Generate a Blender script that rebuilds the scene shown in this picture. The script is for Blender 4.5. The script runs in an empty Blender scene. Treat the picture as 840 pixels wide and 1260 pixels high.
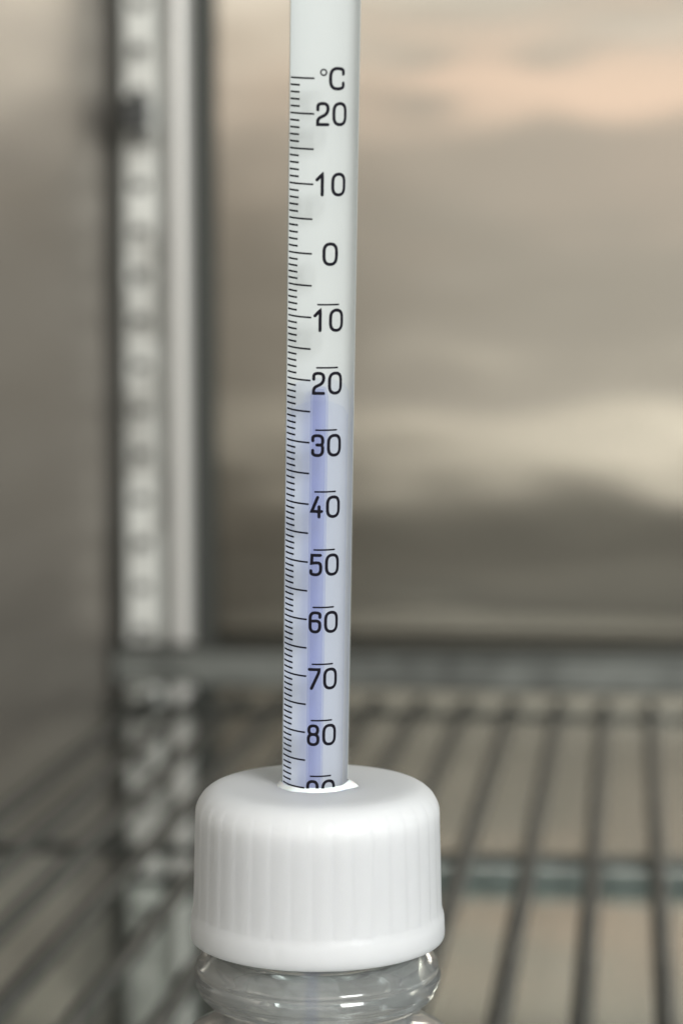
import bpy, bmesh, math, random
from mathutils import Vector, Matrix, noise
R = math.radians
random.seed(7)
SC = bpy.context.scene
COL = SC.collection

# ------------------------------------------------------------------ camera
cam_d = bpy.data.cameras.new("camera")
cam = bpy.data.objects.new("camera", cam_d)
COL.objects.link(cam)
YAW, PIT = R(6.7298), R(4.4221)
fw = Vector((-math.sin(YAW) * math.cos(PIT), math.cos(YAW) * math.cos(PIT), -math.sin(PIT)))
rt = Vector((math.cos(YAW), math.sin(YAW), 0))
up = rt.cross(fw)
cam.matrix_world = Matrix(((rt.x, up.x, -fw.x, 0), (rt.y, up.y, -fw.y, 0), (rt.z, up.z, -fw.z, 0.182), (0, 0, 0, 1)))
cam_d.sensor_fit = 'VERTICAL'
cam_d.sensor_height = 24
cam_d.lens = 24 * 3000 / 1260
cam_d.clip_start = 0.01
cam_d.clip_end = 50
cam_d.dof.use_dof = True
cam_d.dof.focus_distance = 0.320
cam_d.dof.aperture_fstop = 57.14 / 4.6
SC.camera = cam

# ------------------------------------------------------------------ light
world = bpy.data.worlds.new("World")
SC.world = world
world.use_nodes = True
bg = world.node_tree.nodes["Background"]
bg.inputs[0].default_value = (0.92, 1.0, 0.95, 1)
bg.inputs[1].default_value = 0.27

def lamp(name, loc, target, sx, sy, power, col):
    d = bpy.data.lights.new(name, 'AREA')
    d.shape = 'RECTANGLE'
    d.size, d.size_y, d.energy, d.color = sx, sy, power, col
    o = bpy.data.objects.new(name, d)
    COL.objects.link(o)
    o.location = loc
    o.rotation_euler = (Vector(target) - Vector(loc)).to_track_quat('-Z', 'Y').to_euler()
    return o
# lit room in front of the open cabinet; strips added for wall reflections
lamp("room_light_wide", (0.0, -1.6, 0.55), (0.0, 1.2, 0.55), 3.6, 1.22, 11.3, (1.0, 0.955, 0.88))
lamp("band_lamp_top", (0.75, -1.5, 0.80), (0.75, 1.2, 0.80), 1.5, 0.22, 1.2, (1.0, 0.98, 0.88))  # added strip, mirrored as the bright top of the back wall
lamp("band_lamp_warm", (0.40, -1.5, 0.580), (0.40, 1.2, 0.580), 1.5, 0.115, 0.74, (1.0, 0.67, 0.50))  # added strip, mirrored as the pink band
lamp("band_lamp_low", (0.15, -1.5, 0.015), (0.15, 1.2, 0.015), 1.1, 0.12, 0.55, (1.0, 0.97, 0.84))  # added strip, mirrored as the pale patch at mid height
lamp("band_lamp_lowest", (0.0, -1.6, -0.17), (0.0, 1.2, -0.17), 3.6, 0.20, 0.62, (1.0, 0.94, 0.82))  # added dim strip, lifts the dark band in the wall reflection
lamp("band_lamp_lowest", (0.0, -1.6, -0.225), (0.0, 1.2, -0.225), 3.6, 0.05, 0.34, (1.0, 0.93, 0.80))  # second added strip, a lighter streak within that band
lamp("band_lamp_blush", (0.55, -1.5, 0.40), (0.55, 1.2, 0.40), 1.3, 0.17, 0.20, (1.0, 0.66, 0.52))  # added faint strip, mirrored as a pinkish patch
lamp("room_key_light", (0.95, -0.86, 0.84), (-0.04, 0.32, 0.13), 0.56, 0.34, 29.0, (0.98, 1.0, 0.995))

SC.view_settings.view_transform = 'Standard'
SC.view_settings.look = 'None'
SC.view_settings.exposure = 0
SC.view_settings.gamma = 1
SC.view_settings.use_curve_mapping = False
SC.cycles.max_bounces = 14
SC.cycles.transparent_max_bounces = 48
SC.cycles.caustics_reflective = True

# ------------------------------------------------------------------ helpers
def mat(name, color=(0.8, 0.8, 0.8), rough=0.5, metal=0.0, **kw):
    m = bpy.data.materials.new(name)
    m.use_nodes = True
    b = m.node_tree.nodes["Principled BSDF"]
    b.inputs["Base Color"].default_value = (*color, 1)
    b.inputs["Roughness"].default_value = rough
    b.inputs["Metallic"].default_value = metal
    for k, v in kw.items():
        b.inputs[k.replace('_', ' ')].default_value = v
    return m

def vary(m, scale, stretch, lo, hi, sock="Roughness", detail=4, coord='Object'):
    """noise-driven variation on one value socket"""
    nt = m.node_tree
    b = nt.nodes["Principled BSDF"]
    tc = nt.nodes.new("ShaderNodeTexCoord")
    mp = nt.nodes.new("ShaderNodeMapping")
    mp.inputs["Scale"].default_value = stretch
    n = nt.nodes.new("ShaderNodeTexNoise")
    n.inputs["Scale"].default_value = scale
    n.inputs["Detail"].default_value = detail
    r = nt.nodes.new("ShaderNodeMapRange")
    r.inputs["From Min"].default_value = 0.3
    r.inputs["From Max"].default_value = 0.7
    r.inputs["To Min"].default_value = lo
    r.inputs["To Max"].default_value = hi
    nt.links.new(tc.outputs[coord], mp.inputs[0])
    nt.links.new(mp.outputs[0], n.inputs["Vector"])
    nt.links.new(n.outputs["Fac"], r.inputs["Value"])
    nt.links.new(r.outputs[0], b.inputs[sock])
    return n

def bump(m, scale, stretch, strength, dist, detail=3):
    nt = m.node_tree
    b = nt.nodes["Principled BSDF"]
    tc = nt.nodes.new("ShaderNodeTexCoord")
    mp = nt.nodes.new("ShaderNodeMapping")
    mp.inputs["Scale"].default_value = stretch
    n = nt.nodes.new("ShaderNodeTexNoise")
    n.inputs["Scale"].default_value = scale
    n.inputs["Detail"].default_value = detail
    bp = nt.nodes.new("ShaderNodeBump")
    bp.inputs["Strength"].default_value = strength
    bp.inputs["Distance"].default_value = dist
    nt.links.new(tc.outputs['Object'], mp.inputs[0])
    nt.links.new(mp.outputs[0], n.inputs["Vector"])
    nt.links.new(n.outputs["Fac"], bp.inputs["Height"])
    nt.links.new(bp.outputs[0], b.inputs["Normal"])

def stain(m, c0, c1, scale, stretch):
    """uneven tone: dirt and wear"""
    nt = m.node_tree
    tc = nt.nodes.new("ShaderNodeTexCoord")
    mp = nt.nodes.new("ShaderNodeMapping")
    mp.inputs["Scale"].default_value = stretch
    n = nt.nodes.new("ShaderNodeTexNoise")
    n.inputs["Scale"].default_value = scale
    n.inputs["Detail"].default_value = 5
    r = nt.nodes.new("ShaderNodeValToRGB")
    r.color_ramp.elements[0].position = 0.34; r.color_ramp.elements[0].color = (*c0, 1)
    r.color_ramp.elements[1].position = 0.56; r.color_ramp.elements[1].color = (*c1, 1)
    nt.links.new(tc.outputs['Object'], mp.inputs[0])
    nt.links.new(mp.outputs[0], n.inputs["Vector"])
    nt.links.new(n.outputs["Fac"], r.inputs[0])
    nt.links.new(r.outputs[0], nt.nodes["Principled BSDF"].inputs["Base Color"])

def grain(m):
    """brushing direction taken from the sheet's own UV map"""
    t = m.node_tree.nodes.new("ShaderNodeTangent")
    t.direction_type = 'UV_MAP'
    t.uv_map = "grain"
    m.node_tree.links.new(t.outputs[0], m.node_tree.nodes["Principled BSDF"].inputs["Tangent"])

def build(name, verts, faces, m, parent=None, smooth=True, angle=None):
    me = bpy.data.meshes.new(name)
    me.from_pydata([tuple(v) for v in verts], [], faces)
    me.materials.append(m)
    if smooth:
        me.polygons.foreach_set("use_smooth", [True] * len(me.polygons))
        if angle is not None:
            me.set_sharp_from_angle(angle=R(angle))
    me.update()
    o = bpy.data.objects.new(name, me)
    COL.objects.link(o)
    o.parent = parent
    return o

def empty(name, loc=(0, 0, 0)):
    o = bpy.data.objects.new(name, None)
    o.empty_display_size = 0.02
    COL.objects.link(o)
    o.location = loc
    return o

def tag(o, label, cat, group=None):
    o["label"] = label
    o["category"] = cat
    if group:
        o["group"] = group

def lathe(profile, n=96, closed=False):
    """profile: (r, z) list, revolved round Z"""
    V, F = [], []
    k = len(profile)
    for r, z in profile:
        for j in range(n):
            t = 2 * math.pi * j / n
            V.append((r * math.cos(t), r * math.sin(t), z))
    for i in range(k if closed else k - 1):
        a, b = i * n, ((i + 1) % k) * n
        for j in range(n):
            j2 = (j + 1) % n
            F.append((a + j, a + j2, b + j2, b + j))
    return V, F

def arc(cx, cz, r, a0, a1, n=8):
    return [(cx + r * math.cos(R(a0 + (a1 - a0) * i / n)), cz + r * math.sin(R(a0 + (a1 - a0) * i / n))) for i in range(n + 1)]

def sweep(path, rad, n=12):
    """round bar through points, closed ends"""
    V, F = [], []
    P = [Vector(p) for p in path]
    prev = None
    for i, p in enumerate(P):
        d = (P[min(i + 1, len(P) - 1)] - P[max(i - 1, 0)]).normalized()
        if prev is None:
            u = d.orthogonal().normalized()
        else:
            u = (prev - d * prev.dot(d)).normalized()
        prev = u
        w = d.cross(u)
        for j in range(n):
            t = 2 * math.pi * j / n
            V.append(p + u * (rad * math.cos(t)) + w * (rad * math.sin(t)))
    for i in range(len(P) - 1):
        for j in range(n):
            j2 = (j + 1) % n
            F.append((i * n + j, i * n + j2, (i + 1) * n + j2, (i + 1) * n + j))
    F.append(tuple(range(n))[::-1])
    F.append(tuple((len(P) - 1) * n + j for j in range(n)))
    return V, F

def bevbox(x0, x1, y0, y1, z0, z1, bev):
    bm = bmesh.new()
    bmesh.ops.create_cube(bm, size=1)
    for v in bm.verts:
        v.co = Vector(((x0 + x1) / 2 + v.co.x * (x1 - x0), (y0 + y1) / 2 + v.co.y * (y1 - y0), (z0 + z1) / 2 + v.co.z * (z1 - z0)))
    bmesh.ops.bevel(bm, geom=bm.edges[:], offset=bev, segments=2, affect='EDGES', profile=0.6)
    bm.verts.index_update()
    V = [v.co.copy() for v in bm.verts]
    F = [tuple(v.index for v in f.verts) for f in bm.faces]
    bm.free()
    return V, F

# ------------------------------------------------------------------ materials
steel = mat("brushed_steel", (0.378, 0.350, 0.306), 0.16, 1.0, Anisotropic=0.97)
vary(steel, 9, (0.5, 1, 3.0), 0.10, 0.19)
grain(steel)
steel_side = mat("side_steel", (0.45, 0.415, 0.375), 0.3, 1.0, Anisotropic=0.6)
vary(steel_side, 9, (1, 0.35, 3.0), 0.44, 0.54)
grain(steel_side)
steel_floor = mat("floor_steel", (0.70, 0.755, 0.73), 0.16, 1.0)
vary(steel_floor, 9, (1, 0.4, 1), 0.08, 0.13)
alu = mat("pilaster_aluminium", (0.72, 0.72, 0.685), 0.42, 0.15)
vary(alu, 60, (1, 1, 1), 0.32, 0.46)
stain(alu, (0.42, 0.41, 0.38), (0.80, 0.80, 0.76), 60, (1, 1, 0.6))
alu_bright = mat("polished_edge", (0.84, 0.815, 0.78), 0.34, 0.25)
shade_steel = mat("shaded_gap_steel", (0.10, 0.102, 0.093), 0.5, 0.6)  # shadow of the gaps beside the upright, painted as dark metal
slot_dark = mat("slot_shade", (0.05, 0.05, 0.046), 0.6, 0.0)  # dark colour stands in for shade inside the slots
wire_m = mat("grey_coated_wire", (0.030, 0.032, 0.028), 0.5, 0.0)
vary(wire_m, 90, (1, 1, 1), 0.40, 0.6)
stain(wire_m, (0.022, 0.024, 0.021), (0.036, 0.039, 0.035), 30, (1, 0.4, 1))
rail_m = mat("grey_coated_rail", (0.13, 0.135, 0.125), 0.4, 0.4)
strip_m = mat("shelf_lip_steel", (0.23, 0.238, 0.222), 0.45, 0.6)
stain(strip_m, (0.12, 0.125, 0.118), (0.24, 0.25, 0.235), 45, (1, 1, 0.5))
clip_m = mat("dark_clip", (0.07, 0.07, 0.068), 0.5, 0.3)
clip_l = mat("bright_clip", (0.45, 0.46, 0.43), 0.4, 0.8)

# ------------------------------------------------------------------ cabinet
YB = 1.20          # back wall
XL = -0.2550       # left wall
ZF = -0.095        # cabinet floor

def wavy(seed, a, b):
    v = noise.noise(Vector((a * 1.6 + seed, b * 7.0, seed * 2.3))) * 0.00050
    v += noise.noise(Vector((a * 5.0 + seed, b * 17.0, seed * 1.3))) * 0.00011
    v += noise.noise(Vector((a * 20.0 + seed, b * 34.0, seed * 3.3))) * 0.000200
    v += noise.noise(Vector((a * 7.0 + seed, b * 70.0, seed * 4.1))) * 0.000035
    return v

def sheet(name, fn, nu, nv, m):
    V, F = [], []
    for i in range(nu + 1):
        for j in range(nv + 1):
            V.append(fn(i / nu, j / nv))
    for i in range(nu):
        for j in range(nv):
            a = i * (nv + 1) + j
            F.append((a, a + nv + 1, a + nv + 2, a + 1))
    o = build(name, V, F, m)
    uv = o.data.uv_layers.new(name="grain")
    for lp in o.data.loops:
        k = lp.vertex_index
        uv.data[lp.index].uv = ((k // (nv + 1)) / nu, (k % (nv + 1)) / nv)
    o["kind"] = "structure"
    return o

CV = 0.010   # coved bottom corner
def back_fn(u, v):
    x = XL + u * (0.45 - XL)
    z = ZF + CV + v * (0.62 - ZF - CV)
    return (x, YB + wavy(3.1, x, z), z)
sheet("back_wall", back_fn, 90, 160, steel)
def left_fn(u, v):
    y = YB - u * (YB - 0.12)
    if v < 0.06:        # cove down to the floor
        t = R(90) * (1 - v / 0.06)
        return (XL + 0.006 * (1 - math.cos(t)), y, ZF + 0.0004 + 0.006 * (1 - math.sin(t)))
    w = (v - 0.06) / 0.94
    z = ZF + 0.0064 + w * (0.62 - ZF - 0.0064)
    return (XL + wavy(8.7, y, z) * 0.8 * min(1, w * 12), y, z)
sheet("side_wall", left_fn, 120, 160, steel_side)
def floor_fn(u, v):
    x = XL + u * (0.45 - XL)
    if v < 0.08:        # cove rising into the back wall
        t = R(90) * (1 - v / 0.08)
        return (x, YB - CV + CV * math.sin(t), ZF + CV - CV * math.cos(t))
    w = (v - 0.08) / 0.92
    y = YB - CV - w * (YB - CV - 0.10)
    return (x, y, ZF + wavy(5.5, x, y * 0.3) * 0.6 * min(1, w * 12))
sheet("floor", floor_fn, 80, 140, steel_floor)

# ------------------------------------------------------------------ slotted pilaster
pil = empty("shelf_pilaster", (-0.2400, 1.19, ZF))
tag(pil, "tall slotted metal shelf upright standing in the blurred back corner", "shelf upright")
def rel(V, o=pil):
    return [Vector(v) - o.location for v in V]
ZT = 0.60
ZB = ZF + 0.003
FY = 1.178
x0, x1 = -0.2452, -0.2284
slots = []
z = 0.2488 + 0.0219 * 14
while z > ZB + 0.006:
    if z < ZT - 0.008:
        slots.append(z)
    z -= 0.0219
slots.reverse()
# face with real slots: rails beside the slots and bridges between them
sx0, sx1, sh = -0.2420, -0.2344, 0.0031
V, F = [], []
def quad_strip(zs_lo, zs_hi, xa, xb):
    n = len(V)
    V.extend([(xa, FY, zs_lo), (xb, FY, zs_lo), (xb, FY, zs_hi), (xa, FY, zs_hi)])
    F.append((n, n + 1, n + 2, n + 3))
lo = ZB
sh0 = sh
for s in slots + [None]:
    sh = sh0 * random.uniform(0.7, 1.15)
    hi = (s - sh) if s is not None else ZT
    quad_strip(lo, hi, x0, sx0); quad_strip(lo, hi, sx0, sx1); quad_strip(lo, hi, sx1, x1)
    if s is not None:
        quad_strip(s - sh, s + sh, x0, sx0); quad_strip(s - sh, s + sh, sx1, x1)
        lo = s + sh
bm = bmesh.new()
vs = [bm.verts.new(v) for v in V]
for f in F:
    bm.faces.new([vs[i] for i in f])
bmesh.ops.remove_doubles(bm, verts=bm.verts[:], dist=1e-6)
g = bmesh.ops.extrude_face_region(bm, geom=bm.faces[:])
for e in g['geom']:
    if isinstance(e, bmesh.types.BMVert):
        e.co.y += 0.0022
bmesh.ops.recalc_face_normals(bm, faces=bm.faces[:])
bm.verts.index_update()
build("slotted_face", rel([v.co for v in bm.verts]), [tuple(v.index for v in f.verts) for f in bm.faces], alu, pil, smooth=False)
bm.free()
Vb, Fb = bevbox(x0 + 0.001, x1 - 0.001, FY + 0.012, YB - 0.003, ZB, ZT, 0.0005)
build("channel_back", rel(Vb), Fb, slot_dark, pil, smooth=False)
Vb, Fb = bevbox(x0 - 0.0018, x0 - 0.0002, FY + 0.001, YB - 0.003, ZB, ZT, 0.0004)
build("channel_side", rel(Vb), Fb, shade_steel, pil, smooth=False)
Vb, Fb = bevbox(XL + 0.0012, x0 - 0.0020, FY + 0.010, YB - 0.003, ZB, ZT, 0.0004)
build("corner_gap_shade", rel(Vb), Fb, shade_steel, pil, smooth=False)  # dark strip put in for the shade of the corner recess
def extrude_profile(P, zb, zt):
    n = len(P)
    V = [(x, y, zb) for x, y in P] + [(x, y, zt) for x, y in P]
    F = [(i, (i + 1) % n, n + (i + 1) % n, n + i) for i in range(n)]
    F.append(tuple(range(n))[::-1]); F.append(tuple(range(n, 2 * n)))
    return V, F
# shallow groove then a half-round rib and a slanted flange, gap shadow in its colour
P = [(x1 + 0.0001, FY + 0.004), (x1 + 0.0046, FY + 0.004), (x1 + 0.0046, YB - 0.003), (x1 + 0.0001, YB - 0.003)]
Vb, Fb = extrude_profile(P, ZB, ZT)
build("groove", rel(Vb), Fb, strip_m, pil, smooth=False)
cxr, rr = -0.2190, 0.0049
P = [(cxr - rr, YB - 0.003)] + [(cxr + rr * math.cos(R(a)), FY + 0.004 - 0.0062 * math.sin(R(a))) for a in range(180, -1, -12)] + [(cxr + rr, YB - 0.003)]
Vb, Fb = extrude_profile(P, ZB, ZT)
build("rounded_rib", rel(Vb), Fb, alu_bright, pil, angle=40)
P = [(cxr + rr + 0.0002, FY + 0.008), (-0.2040, YB - 0.006), (-0.2040, YB - 0.003), (cxr + rr + 0.0002, YB - 0.003)]
Vb, Fb = extrude_profile(P, ZB, ZT)
build("side_flange", rel(Vb), Fb, shade_steel, pil, smooth=False)

# clips hooked in the slots
def make_clip(name, zc, m, label, w=0.0125, h=0.0150):
    c = empty(name, (-0.2385, FY - 0.0016, zc))
    tag(c, label, "shelf clip", "shelf clips on the upright")
    V1, F1 = bevbox(-w / 2, w / 2, -0.012, 0.0, -h / 2, h / 2, 0.0022)
    build("clip_body", V1, F1, m, c)
    V1, F1 = bevbox(-w / 2 + 0.001, w / 2 - 0.003, -0.020, -0.0122, -h / 2 - 0.002, -h / 2 + 0.0045, 0.0015)
    build("support_tongue", V1, F1, m, c)
    V1, F1 = bevbox(-0.0030, 0.0030, -0.0005, 0.0060, -0.0024, 0.0020, 0.0006)
    build("hook", V1, F1, m, c)
    return c
make_clip("shelf_clip", 0.2835, clip_m, "small dark clip hooked high on the slotted upright")
make_clip("shelf_clip", -0.0030, clip_l, "small pale clip on the upright, level with the wire shelf", 0.010, 0.012)

# ------------------------------------------------------------------ wire shelf
shelf = empty("wire_shelf", (0.0, 0.66, 0.0))
tag(shelf, "dark grey wire shelf with parallel bars running to the back wall", "wire shelf")
WR = 0.0031
V, F = sweep([(0, 0.155 - 0.66, 0), (0, 0.162 - 0.66, 0.0001), (0, 0.9 - 0.66, 0), (0, 1.1600 - 0.66, 0)], WR, 12)
wire0 = build("wire", V, F, wire_m, shelf)
xs = []
x = 0.0110 - 0.0219 * 11
while x < 0.36:
    xs.append(x); x += 0.0219
wire0.location = (xs[0], 0, 0)
for x in xs[1:]:
    c = wire0.copy(); COL.objects.link(c); c.parent = shelf
    c.location = (x + random.uniform(-1, 1) * 0.0003, 0, random.uniform(-1, 1) * 0.0002)
XA, XB = -0.2515, xs[-1] + 0.006
for nm, y, zz, r in (("cross_rail", 0.8436, -0.0052, 0.0021), ("cross_rail", 0.40, -0.0049, 0.0030), ("rear_rail", 1.1540, -0.0047, 0.0027), ("front_rail", 0.158, -0.0049, 0.0030), ("top_rail", 1.1700, 0.0240, 0.0019)):
    V, F = sweep([(XA, y - 0.66, zz), (0, y - 0.66, zz), (XB, y - 0.66, zz)], r, 14)
    build(nm, V, F, rail_m, shelf)
V, F = bevbox(XA, XB, 1.1722 - 0.66, 1.1734 - 0.66, 0.0050, 0.0208, 0.0004)
build("rear_lip", V, F, strip_m, shelf, smooth=False)

# ------------------------------------------------------------------ bottle thermometer
B = Vector((-0.04124, 0.32199, 0.09953))          # cap skirt centre
AXB = Vector((0.00409, -0.03466, 0.99939)).normalized()
zb = AXB
xb = (Vector((rt.x, rt.y, 0)) - zb * zb.dot(rt)).normalized()
yb = zb.cross(xb)
BL = (B.z - 0.0024) / AXB.z
base = B - AXB * BL
bt = empty("bottle_thermometer")
bt.matrix_world = Matrix(((xb.x, yb.x, zb.x, base.x), (xb.y, yb.y, zb.y, base.y), (xb.z, yb.z, zb.z, base.z), (0, 0, 0, 1)))
tag(bt, "freezer thermometer rising from a white ribbed cap on a clear bottle", "thermometer")

# --- materials of the thermometer
cap_m = mat("white_polypropylene", (0.92, 0.93, 0.92), 0.42, 0.0, Subsurface_Weight=1.0, Subsurface_Scale=0.008, Subsurface_Radius=(1.0, 1.0, 0.95), Transmission_Weight=0.10, Specular_IOR_Level=0.35)
bump(cap_m, 900, (1, 1, 0.6), 0.12, 0.0001)
glue_m = mat("white_glue", (0.88, 0.89, 0.88), 0.28, 0.0, Subsurface_Weight=0.3, Subsurface_Scale=0.001)
clear_m = mat("cloudy_clear_plastic", (0.92, 0.93, 0.925), 0.14, 0.0, Transmission_Weight=0.90, IOR=1.47)
vary(clear_m, 160, (1, 1, 1), 0.04, 0.13)
fluid_m = mat("bottle_fluid", (0.95, 0.97, 0.97), 0.02, 0.0, Transmission_Weight=1.0, IOR=1.36)
ink_m = mat("black_ink", (0.008, 0.007, 0.012), 0.6, 0.0, Specular_IOR_Level=0.12)
vary(ink_m, 700, (1, 1, 1), 0.4, 0.8)
back_m = mat("opal_backing", (0.60, 0.612, 0.606), 0.6)


def mixed(name, transp, fac, color, rough):
    m = bpy.data.materials.new(name); m.use_nodes = True
    nt = m.node_tree
    b = nt.nodes["Principled BSDF"]
    b.inputs["Base Color"].default_value = (*color, 1); b.inputs["Roughness"].default_value = rough
    out = nt.nodes["Material Output"]
    t = nt.nodes.new("ShaderNodeBsdfTransparent"); t.inputs[0].default_value = (*transp, 1)
    mx = nt.nodes.new("ShaderNodeMixShader"); mx.inputs[0].default_value = fac
    nt.links.new(t.outputs[0], mx.inputs[1]); nt.links.new(b.outputs[0], mx.inputs[2])
    nt.links.new(mx.outputs[0], out.inputs[0])
    return m
spirit_m = mixed("blue_spirit", (0.865, 0.882, 0.970), 0.02, (0.30, 0.37, 0.78), 0.5)
tube_m = mixed("milky_glass", (0.99, 1.0, 1.0), 0.16, (0.86, 0.875, 0.865), 0.25)
jacket_m = mixed("blue_scatter_tint", (0.938, 0.948, 0.990), 0.01, (0.66, 0.70, 0.86), 0.5)  # tint stands in for blue light scattered from the column

# --- screw cap (local z: cap skirt plane at BL)
H = 0.0207
NR = 38
def cap_mesh():
    prof = []      # (r, z, rib weight)
    prof += [(0.0048, H, 0), (0.0080, H, 0), (0.0112, H, 0)]
    rf = 0.0037
    RT = 0.01640
    for i in range(1, 11):
        a = R(90 - 9 * i)
        prof.append((RT - rf + rf * math.cos(a), H - rf + rf * math.sin(a), min(1.0, max(0.0, (i - 3) / 4.0))))
    for i in range(1, 13):
        t = i / 12
        zz = (H - rf) + t * (0.0042 - (H - rf))
        prof.append((RT + 0.00035 * t, zz, 1.0))
    prof += [(0.01682, 0.0038, 0.7), (0.01696, 0.0034, 0.3), (0.01708, 0.0028, 0.1), (0.01716, 0.0008, 0), (0.01714, 0.0003, 0), (0.01704, 0.00006, 0), (0.01690, 0, 0), (0.0152, 0, 0)]
    prof += [(0.0149, 0.0005, 0), (0.0149, 0.010, 0), (0.0147, H - 0.0045, 0), (0.0125, H - 0.0022, 0), (0.0048, H - 0.0022, 0)]
    sub = 10
    n = NR * sub
    shape = [0, 0.22, 0.42, 0.60, 0.76, 0.88, 0.96, 1.0, 1.0, 0.62]   # one flute
    V, F = [], []
    for r, zz, w in prof:
        for j in range(n):
            t = 2 * math.pi * (j + 3) / n
            rv = r - w * 0.00009 * (1 - shape[j % sub])
            V.append((rv * math.cos(t), rv * math.sin(t), BL + zz))
    k = len(prof)
    for i in range(k):
        a, b = i * n, ((i + 1) % k) * n
        for j in range(n):
            j2 = (j + 1) % n
            F.append((a + j, b + j, b + j2, a + j2))
    return V, F
V, F = cap_mesh()
build("screw_cap", V, F, cap_m, bt, angle=60)

# --- bottle: double wall, lathe
outer = [(0.0136, 0.0172), (0.0140, 0.0165), (0.0140, -0.0005), (0.0134, -0.0016)]
outer += [(r - 0.00022 * math.exp(-((z + 0.0044) / 0.00035) ** 2) - 0.00022 * math.exp(-((z + 0.0068) / 0.00035) ** 2), z) for r, z in arc(0.0129, -0.0053, 0.00378, 78, -75, 34)]
outer += [(0.01262, -0.0096), (0.01262, -0.0106), (0.0130, -0.0113), (0.0146, -0.0122), (0.0180, -0.0140), (0.0208, -0.0166), (0.0224, -0.0205), (0.0230, -0.025)]
outer += [(0.0230, -BL + 0.006), (0.0226, -BL + 0.0022), (0.0212, -BL + 0.0004), (0.0190, -BL), (0.0160, -BL + 0.0008), (0.0004, -BL + 0.0018)]
inner = [(0.0004, -BL + 0.0032), (0.0160, -BL + 0.0022), (0.0200, -BL + 0.0022), (0.0214, -BL + 0.0055), (0.0217, -0.026), (0.0212, -0.0215), (0.0196, -0.0176), (0.0172, -0.0153), (0.0138, -0.0135), (0.0117, -0.0120), (0.0113, -0.0100), (0.0116, -0.0080), (0.0128, -0.0064), (0.0130, -0.0045), (0.0120, -0.0024), (0.0121, 0.0000), (0.0122, 0.0172)]
V, F = lathe([(r, z + BL) for r, z in outer + inner], 120, True)
F = [f[::-1] for f in F]
build("bottle", V, F, clear_m, bt, angle=50)
# thread wound round the bottle mouth, inside the cap
pts = []
for i in range(0, 181):
    a = R(i * 4.6)
    pts.append((0.01415 * math.cos(a), 0.01415 * math.sin(a), BL + 0.0040 + 0.0046 * i / 180 * 2.3))
V, F = sweep(pts, 0.0005, 8)
build("neck_thread", V, F, clear_m, bt)
fl = [(0.0003, -0.034), (0.0212, -0.034), (0.0215, -0.0345), (0.0212, -BL + 0.0062), (0.0198, -BL + 0.0026), (0.0160, -BL + 0.0026), (0.0003, -BL + 0.0036)]
V, F = lathe([(r, z + BL) for r, z in fl], 80)
build("fluid", V, [f[::-1] for f in F], fluid_m, bt, angle=50)

# --- thermometer tube frame (local z = tube axis, -y faces the viewer)
TP = Vector((-0.041502, 0.321235, 0.120214))
TX = Vector((0.992002, 0.125402, -0.014354)); TY = Vector((-0.122154, 0.982446, 0.140993)); TZ = Vector((0.031782, -0.138112, 0.989907))
RT_ = 0.004506
top_s, bot_s = 0.128, -0.062
prof = [(0.0002, top_s)] + [(RT_ - 0.0030 + 0.0030 * math.cos(R(a)), top_s - 0.0030 + 0.0030 * math.sin(R(a))) for a in range(80, -1, -10)]
prof += [(RT_, 0.08), (RT_, 0.03), (RT_, -0.02)] + [(RT_ * math.cos(R(a)), bot_s + RT_ + RT_ * math.sin(R(a))) for a in range(0, -90, -9)] + [(0.0002, bot_s)]
V, F = lathe(prof, 72)
tube = build("thermometer_tube", V, [f[::-1] for f in F], tube_m, bt, angle=60)
W = Matrix(((TX.x, TY.x, TZ.x, TP.x), (TX.y, TY.y, TZ.y, TP.y), (TX.z, TY.z, TZ.z, TP.z), (0, 0, 0, 1)))
tube.matrix_parent_inverse = Matrix.Identity(4)
tube.matrix_basis = bt.matrix_world.inverted() @ W
tube["label"] = "milky white thermometer tube with black scale and blue column"

# white backing: rear half of a pipe inside the glass
V, F = [], []
zz = [-0.016, 0.0, 0.04, 0.08, top_s - 0.003]
na = 28
for s in zz:
    for i in range(na + 1):
        a = R(-8 + 196 * i / na)
        V.append((0.00438 * math.cos(a), 0.0016 * math.sin(a), s))
for k in range(len(zz) - 1):
    for i in range(na):
        q = k * (na + 1) + i
        F.append((q, q + 1, q + na + 2, q + na + 1))
build("white_backing", V, F, back_m, tube)
LIQ = 0.0545
for k in range(2):                         # added tinted sheath for blue light scattered through the tube, paler at the top
    rj, tj = 0.0037 - 0.00012 * k, LIQ + 0.0005 - 0.0030 * k
    V, F = lathe([(0.0001, -0.015 + 0.0004 * k), (rj, -0.0145 + 0.0004 * k), (rj, tj - 0.0014), (rj * 0.85, tj - 0.0005), (rj * 0.5, tj), (0.0001, tj + 0.0001)], 48)
    build("blue_scatter_sheath", V, F, jacket_m, tube, angle=50)
for k, rc in enumerate((0.00118, 0.00085)):   # the dye is deepest along the bore
    V, F = lathe([(0.0001, -0.055 + 0.0003 * k), (rc * 0.9, -0.054 + 0.0003 * k), (rc, LIQ - 0.0016 - 0.0003 * k), (rc * 0.7, LIQ - 0.0004 - 0.0003 * k), (0.0001, LIQ - 0.0004 - 0.0003 * k)], 32)
    build("spirit_column", [(x - 0.0001, y, z) for x, y, z in V], F, spirit_m, tube, angle=50)

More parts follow.
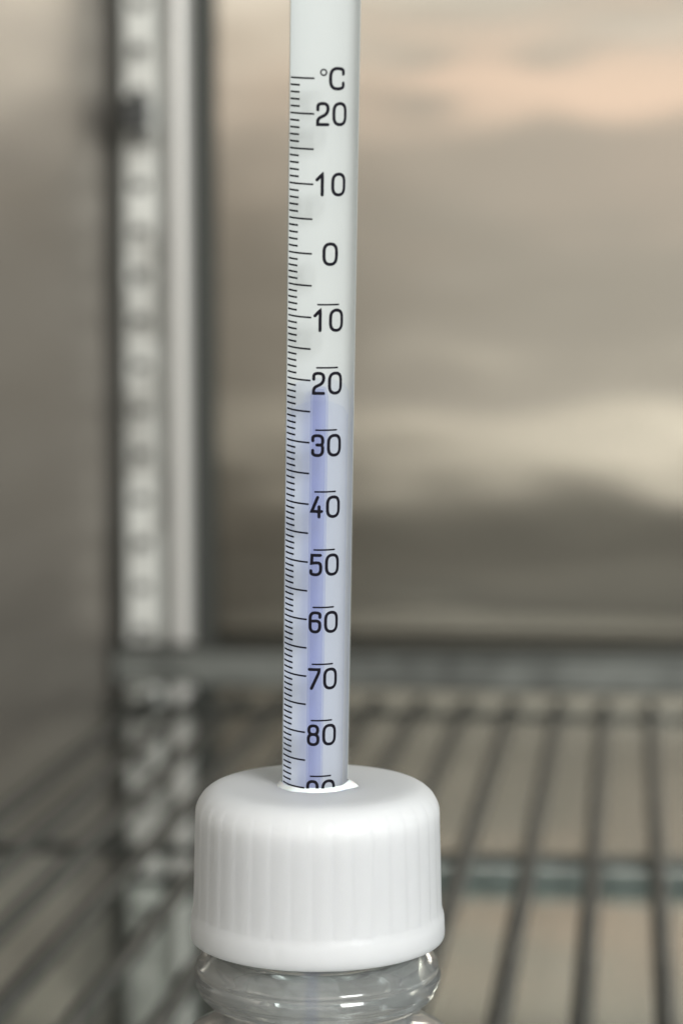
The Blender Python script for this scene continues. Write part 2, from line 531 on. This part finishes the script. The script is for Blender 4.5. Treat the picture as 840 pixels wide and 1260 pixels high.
# glue bead where the tube leaves the cap
V, F = [], []
nu, nv = 96, 9
for i in range(nu):
    t = 2 * math.pi * i / nu
    d = min(abs(t - R(350)), abs(t + R(10)), abs(t - R(350) - 2 * math.pi))
    lump = 1 + 0.30 * noise.noise(Vector((math.cos(t) * 2.2, math.sin(t) * 2.2, 4.2))) + 1.1 * math.exp(-(d / 0.28) ** 2)
    for j in range(nv):
        q = j / (nv - 1)
        rad = RT_ - 0.0001 + (0.00075 * q + 0.0001) * lump
        V.append((rad * math.cos(t), rad * math.sin(t), 0.00045 * lump ** 0.7 * (1 - q ** 1.5) - 0.0003 * q))
for i in range(nu):
    for j in range(nv - 1):
        F.append((i * nv + j, i * nv + j + 1, ((i + 1) % nu) * nv + j + 1, ((i + 1) % nu) * nv + j))
gl = build("glue_bead", V, F, glue_m, bt)
T_ = TP + AXB * 0.0001
gl.matrix_basis = Matrix.Translation(bt.matrix_world.inverted() @ T_)

# --- printed scale, wrapped on the glass
RP = RT_ + 0.00003
def wrap(u, v):              # u: arc length from the front line, v: height on the axis
    a = u / RT_
    return (RP * math.sin(a), -RP * math.cos(a), v)

def ribbon(pts, w, V, F, closed=False, cap=True):
    P0 = [Vector(p) for p in pts]
    P = []
    for i, p in enumerate(P0):         # subdivide so the print follows the round glass
        if i == len(P0) - 1 and not closed:
            P.append(p); break
        q = P0[(i + 1) % len(P0)]
        m = max(1, int(math.ceil((q - p).length / 0.00025)))
        P += [p.lerp(q, k / m) for k in range(m)]
    n = len(P)
    base_i = len(V)
    L = []
    for i in range(n):
        if closed:
            d0 = (P[i] - P[i - 1]).normalized(); d1 = (P[(i + 1) % n] - P[i]).normalized()
        else:
            d0 = (P[i] - P[i - 1]).normalized() if i > 0 else (P[1] - P[0]).normalized()
            d1 = (P[i + 1] - P[i]).normalized() if i < n - 1 else d0
        d = (d0 + d1)
        d = d.normalized() if d.length > 1e-9 else d1
        nn = Vector((-d.y, d.x))
        k = 1 / max(0.55, nn.dot(Vector((-d1.y, d1.x))))
        L.append((P[i] + nn * (w / 2 * k), P[i] - nn * (w / 2 * k)))
    for a, b in L:
        V.append(wrap(a.x, a.y)); V.append(wrap(b.x, b.y))
    for i in range(n if closed else n - 1):
        j = (i + 1) % n
        F.append((base_i + 2 * i, base_i + 2 * i + 1, base_i + 2 * j + 1, base_i + 2 * j))
    if cap and not closed:
        for p, q in ((P[0], P[1]), (P[-1], P[-2])):
            d = (p - q).normalized(); nn = Vector((-d.y, d.x))
            b0 = len(V)
            for k in range(7):
                a = R(90 - 30 * k)
                c = p + (d * math.cos(a) + nn * math.sin(a)) * (w / 2)
                V.append(wrap(c.x, c.y))
            F.append(tuple(range(b0, b0 + 7)))

def bez(pts, rad, closed=False, n=6):
    """polyline with rounded corners; rad may be one value or a list"""
    out = []
    m = len(pts)
    for i, p in enumerate(pts):
        p = Vector(p)
        r = rad[i] if isinstance(rad, (list, tuple)) else rad
        if (not closed and i in (0, m - 1)) or r == 0:
            out.append(p); continue
        a = Vector(pts[i - 1]); b = Vector(pts[(i + 1) % m])
        ra = min(r, (a - p).length * 0.499); rb = min(r, (b - p).length * 0.499)
        s = p + (a - p).normalized() * ra; e = p + (b - p).normalized() * rb
        for k in range(n + 1):
            t = k / n
            out.append(s * (1 - t) ** 2 + p * (2 * t * (1 - t)) + e * t * t)
    res = [out[0]]
    for q in out[1:]:
        if (q - res[-1]).length > 1e-7:
            res.append(q)
    return res

def glyph(ch, W, Hh):
    """list of (points, corner radius, closed) in a W x Hh box"""
    c = 0.62 * W
    if ch == '0': return [([(0, 0), (W, 0), (W, Hh), (0, Hh)], c, True)]
    if ch == '1': return [([(0.02 * W, .72 * Hh), (.55 * W, Hh), (.55 * W, 0)], 0, False)]
    if ch == '2': return [([(0, .70 * Hh), (0, Hh), (W, Hh), (W, .52 * Hh), (0, .28 * Hh), (0, 0), (W, 0)], [0, c, c, c * .8, c * .6, 0, 0], False)]
    if ch == '3': return [([(0, .74 * Hh), (0, Hh), (W, Hh), (W, .53 * Hh), (.42 * W, .53 * Hh)], [0, c, c, c * .55, 0], False),
                          ([(.42 * W, .53 * Hh), (W, .53 * Hh), (W, 0), (0, 0), (0, .25 * Hh)], [0, c * .6, c, c, 0], False)]
    if ch == '4': return [([(.58 * W, Hh), (0, .28 * Hh), (W, .28 * Hh)], 0, False), ([(.74 * W, .52 * Hh), (.74 * W, 0)], 0, False)]
    if ch == '5': return [([(.95 * W, Hh), (.10 * W, Hh), (.06 * W, .58 * Hh), (.5 * W, .62 * Hh), (W, .60 * Hh), (W, 0), (0, 0), (0, .20 * Hh)], [0, 0, 0, .2 * W, c * .8, c, c, 0], False)]
    if ch == '6': return [([(W, .76 * Hh), (W, Hh), (0, Hh), (0, 0), (W, 0), (W, .58 * Hh), (.05 * W, .56 * Hh)], [0, c, c, c, c, c * .7, 0], False)]
    if ch == '7': return [([(0, Hh), (W, Hh), (W, .86 * Hh), (.24 * W, 0)], [0, 0, .3 * W, 0], False)]
    if ch == '8': return [([(0.04 * W, .54 * Hh), (.96 * W, .54 * Hh), (.96 * W, Hh), (.04 * W, Hh)], c * .8, True), ([(0, 0), (W, 0), (W, .54 * Hh), (0, .54 * Hh)], c * .8, True)]
    if ch == '9': return [([(0, .24 * Hh), (0, 0), (W, 0), (W, Hh), (0, Hh), (0, .42 * Hh), (.95 * W, .44 * Hh)], [0, c, c, c, c, c * .7, 0], False)]
    if ch == 'C': return [([(W, .72 * Hh), (W, Hh), (0, Hh), (0, 0), (W, 0), (W, .28 * Hh)], [0, c, c, c, c, 0], False)]

SCALE = []
s = 0.09371
marks = {25: s}
for t in range(24, -91, -1):
    s -= (0.004370 if t >= 0 else 0.004045 if t >= -40 else 0.003850) / 5
    marks[t] = s
def tw(s):                   # the print drifts round the glass a little
    return R(-2.3) * (0.0905 - s) / 0.09
V, F = [], []
for t, s in marks.items():
    a0 = R(-69.0) + random.uniform(-1, 1) * R(0.8)
    a1 = (R(-15.6) if t % 5 == 0 else R(-42.5)) + random.uniform(-1, 1) * R(0.5) + tw(s) * 0.9
    pts = [((a0 + (a1 - a0) * i / 10) * RT_, s) for i in range(11)]
    ribbon(pts, 0.00023 if t % 5 == 0 else 0.00024, V, F, cap=False)
build("scale_ticks", V, F, ink_m, tube, smooth=False)

ST = 0.00041
DH = 0.0030
def numeral(name, text, s, bar):
    V, F = [], []
    off = tw(s) * RT_
    zc = s - (0.00033 if bar else 0.0)
    if len(text) == 2:
        cells = [(R(-12.5), R(8.8)), (R(13.2), R(38.4))]
    else:
        cells = [(R(0.8), R(26.6))]
    for ch, (a, b) in zip(text, cells):
        ua, ub = a * RT_ + off + ST / 2, b * RT_ + off - ST / 2
        for pts, rad, closed in glyph(ch, ub - ua, DH - ST):
            pl = bez(pts, rad, closed)
            fine = []
            for i, p in enumerate(pl):
                fine.append(Vector((p.x + ua, p.y + zc - (DH - ST) / 2)))
            ribbon(fine, ST, V, F, closed)
    if bar:
        ua, ub = R(-5.0) * RT_ + off, R(29.0) * RT_ + off
        pts = [(ua + (ub - ua) * i / 8, s + 0.00168) for i in range(9)]
        ribbon(pts, 0.00022, V, F, cap=True)
    build(name, V, F, ink_m, tube, smooth=False)
for t in (20, 10, 0):
    numeral("numeral", str(t), marks[t], False)
for t in range(-10, -91, -10):
    numeral("numeral", str(-t), marks[t], True)
# degree Celsius sign
V, F = [], []
ua, ub = R(7.0) * RT_ + ST / 2, R(33.6) * RT_ - ST / 2
for pts, rad, closed in glyph('C', ub - ua, DH - 0.0001 - ST):
    ribbon([Vector((p.x + ua, p.y + 0.09375 - (DH - ST) / 2)) for p in bez(pts, rad, closed)], ST, V, F, closed)
cu, cv, cr = R(-1.4) * RT_, 0.09446, 0.00036
ribbon([Vector((cu + cr * math.cos(R(a)), cv + cr * math.sin(R(a)))) for a in range(0, 360, 20)], 0.00020, V, F, True)
build("degree_sign", V, F, ink_m, tube, smooth=False)
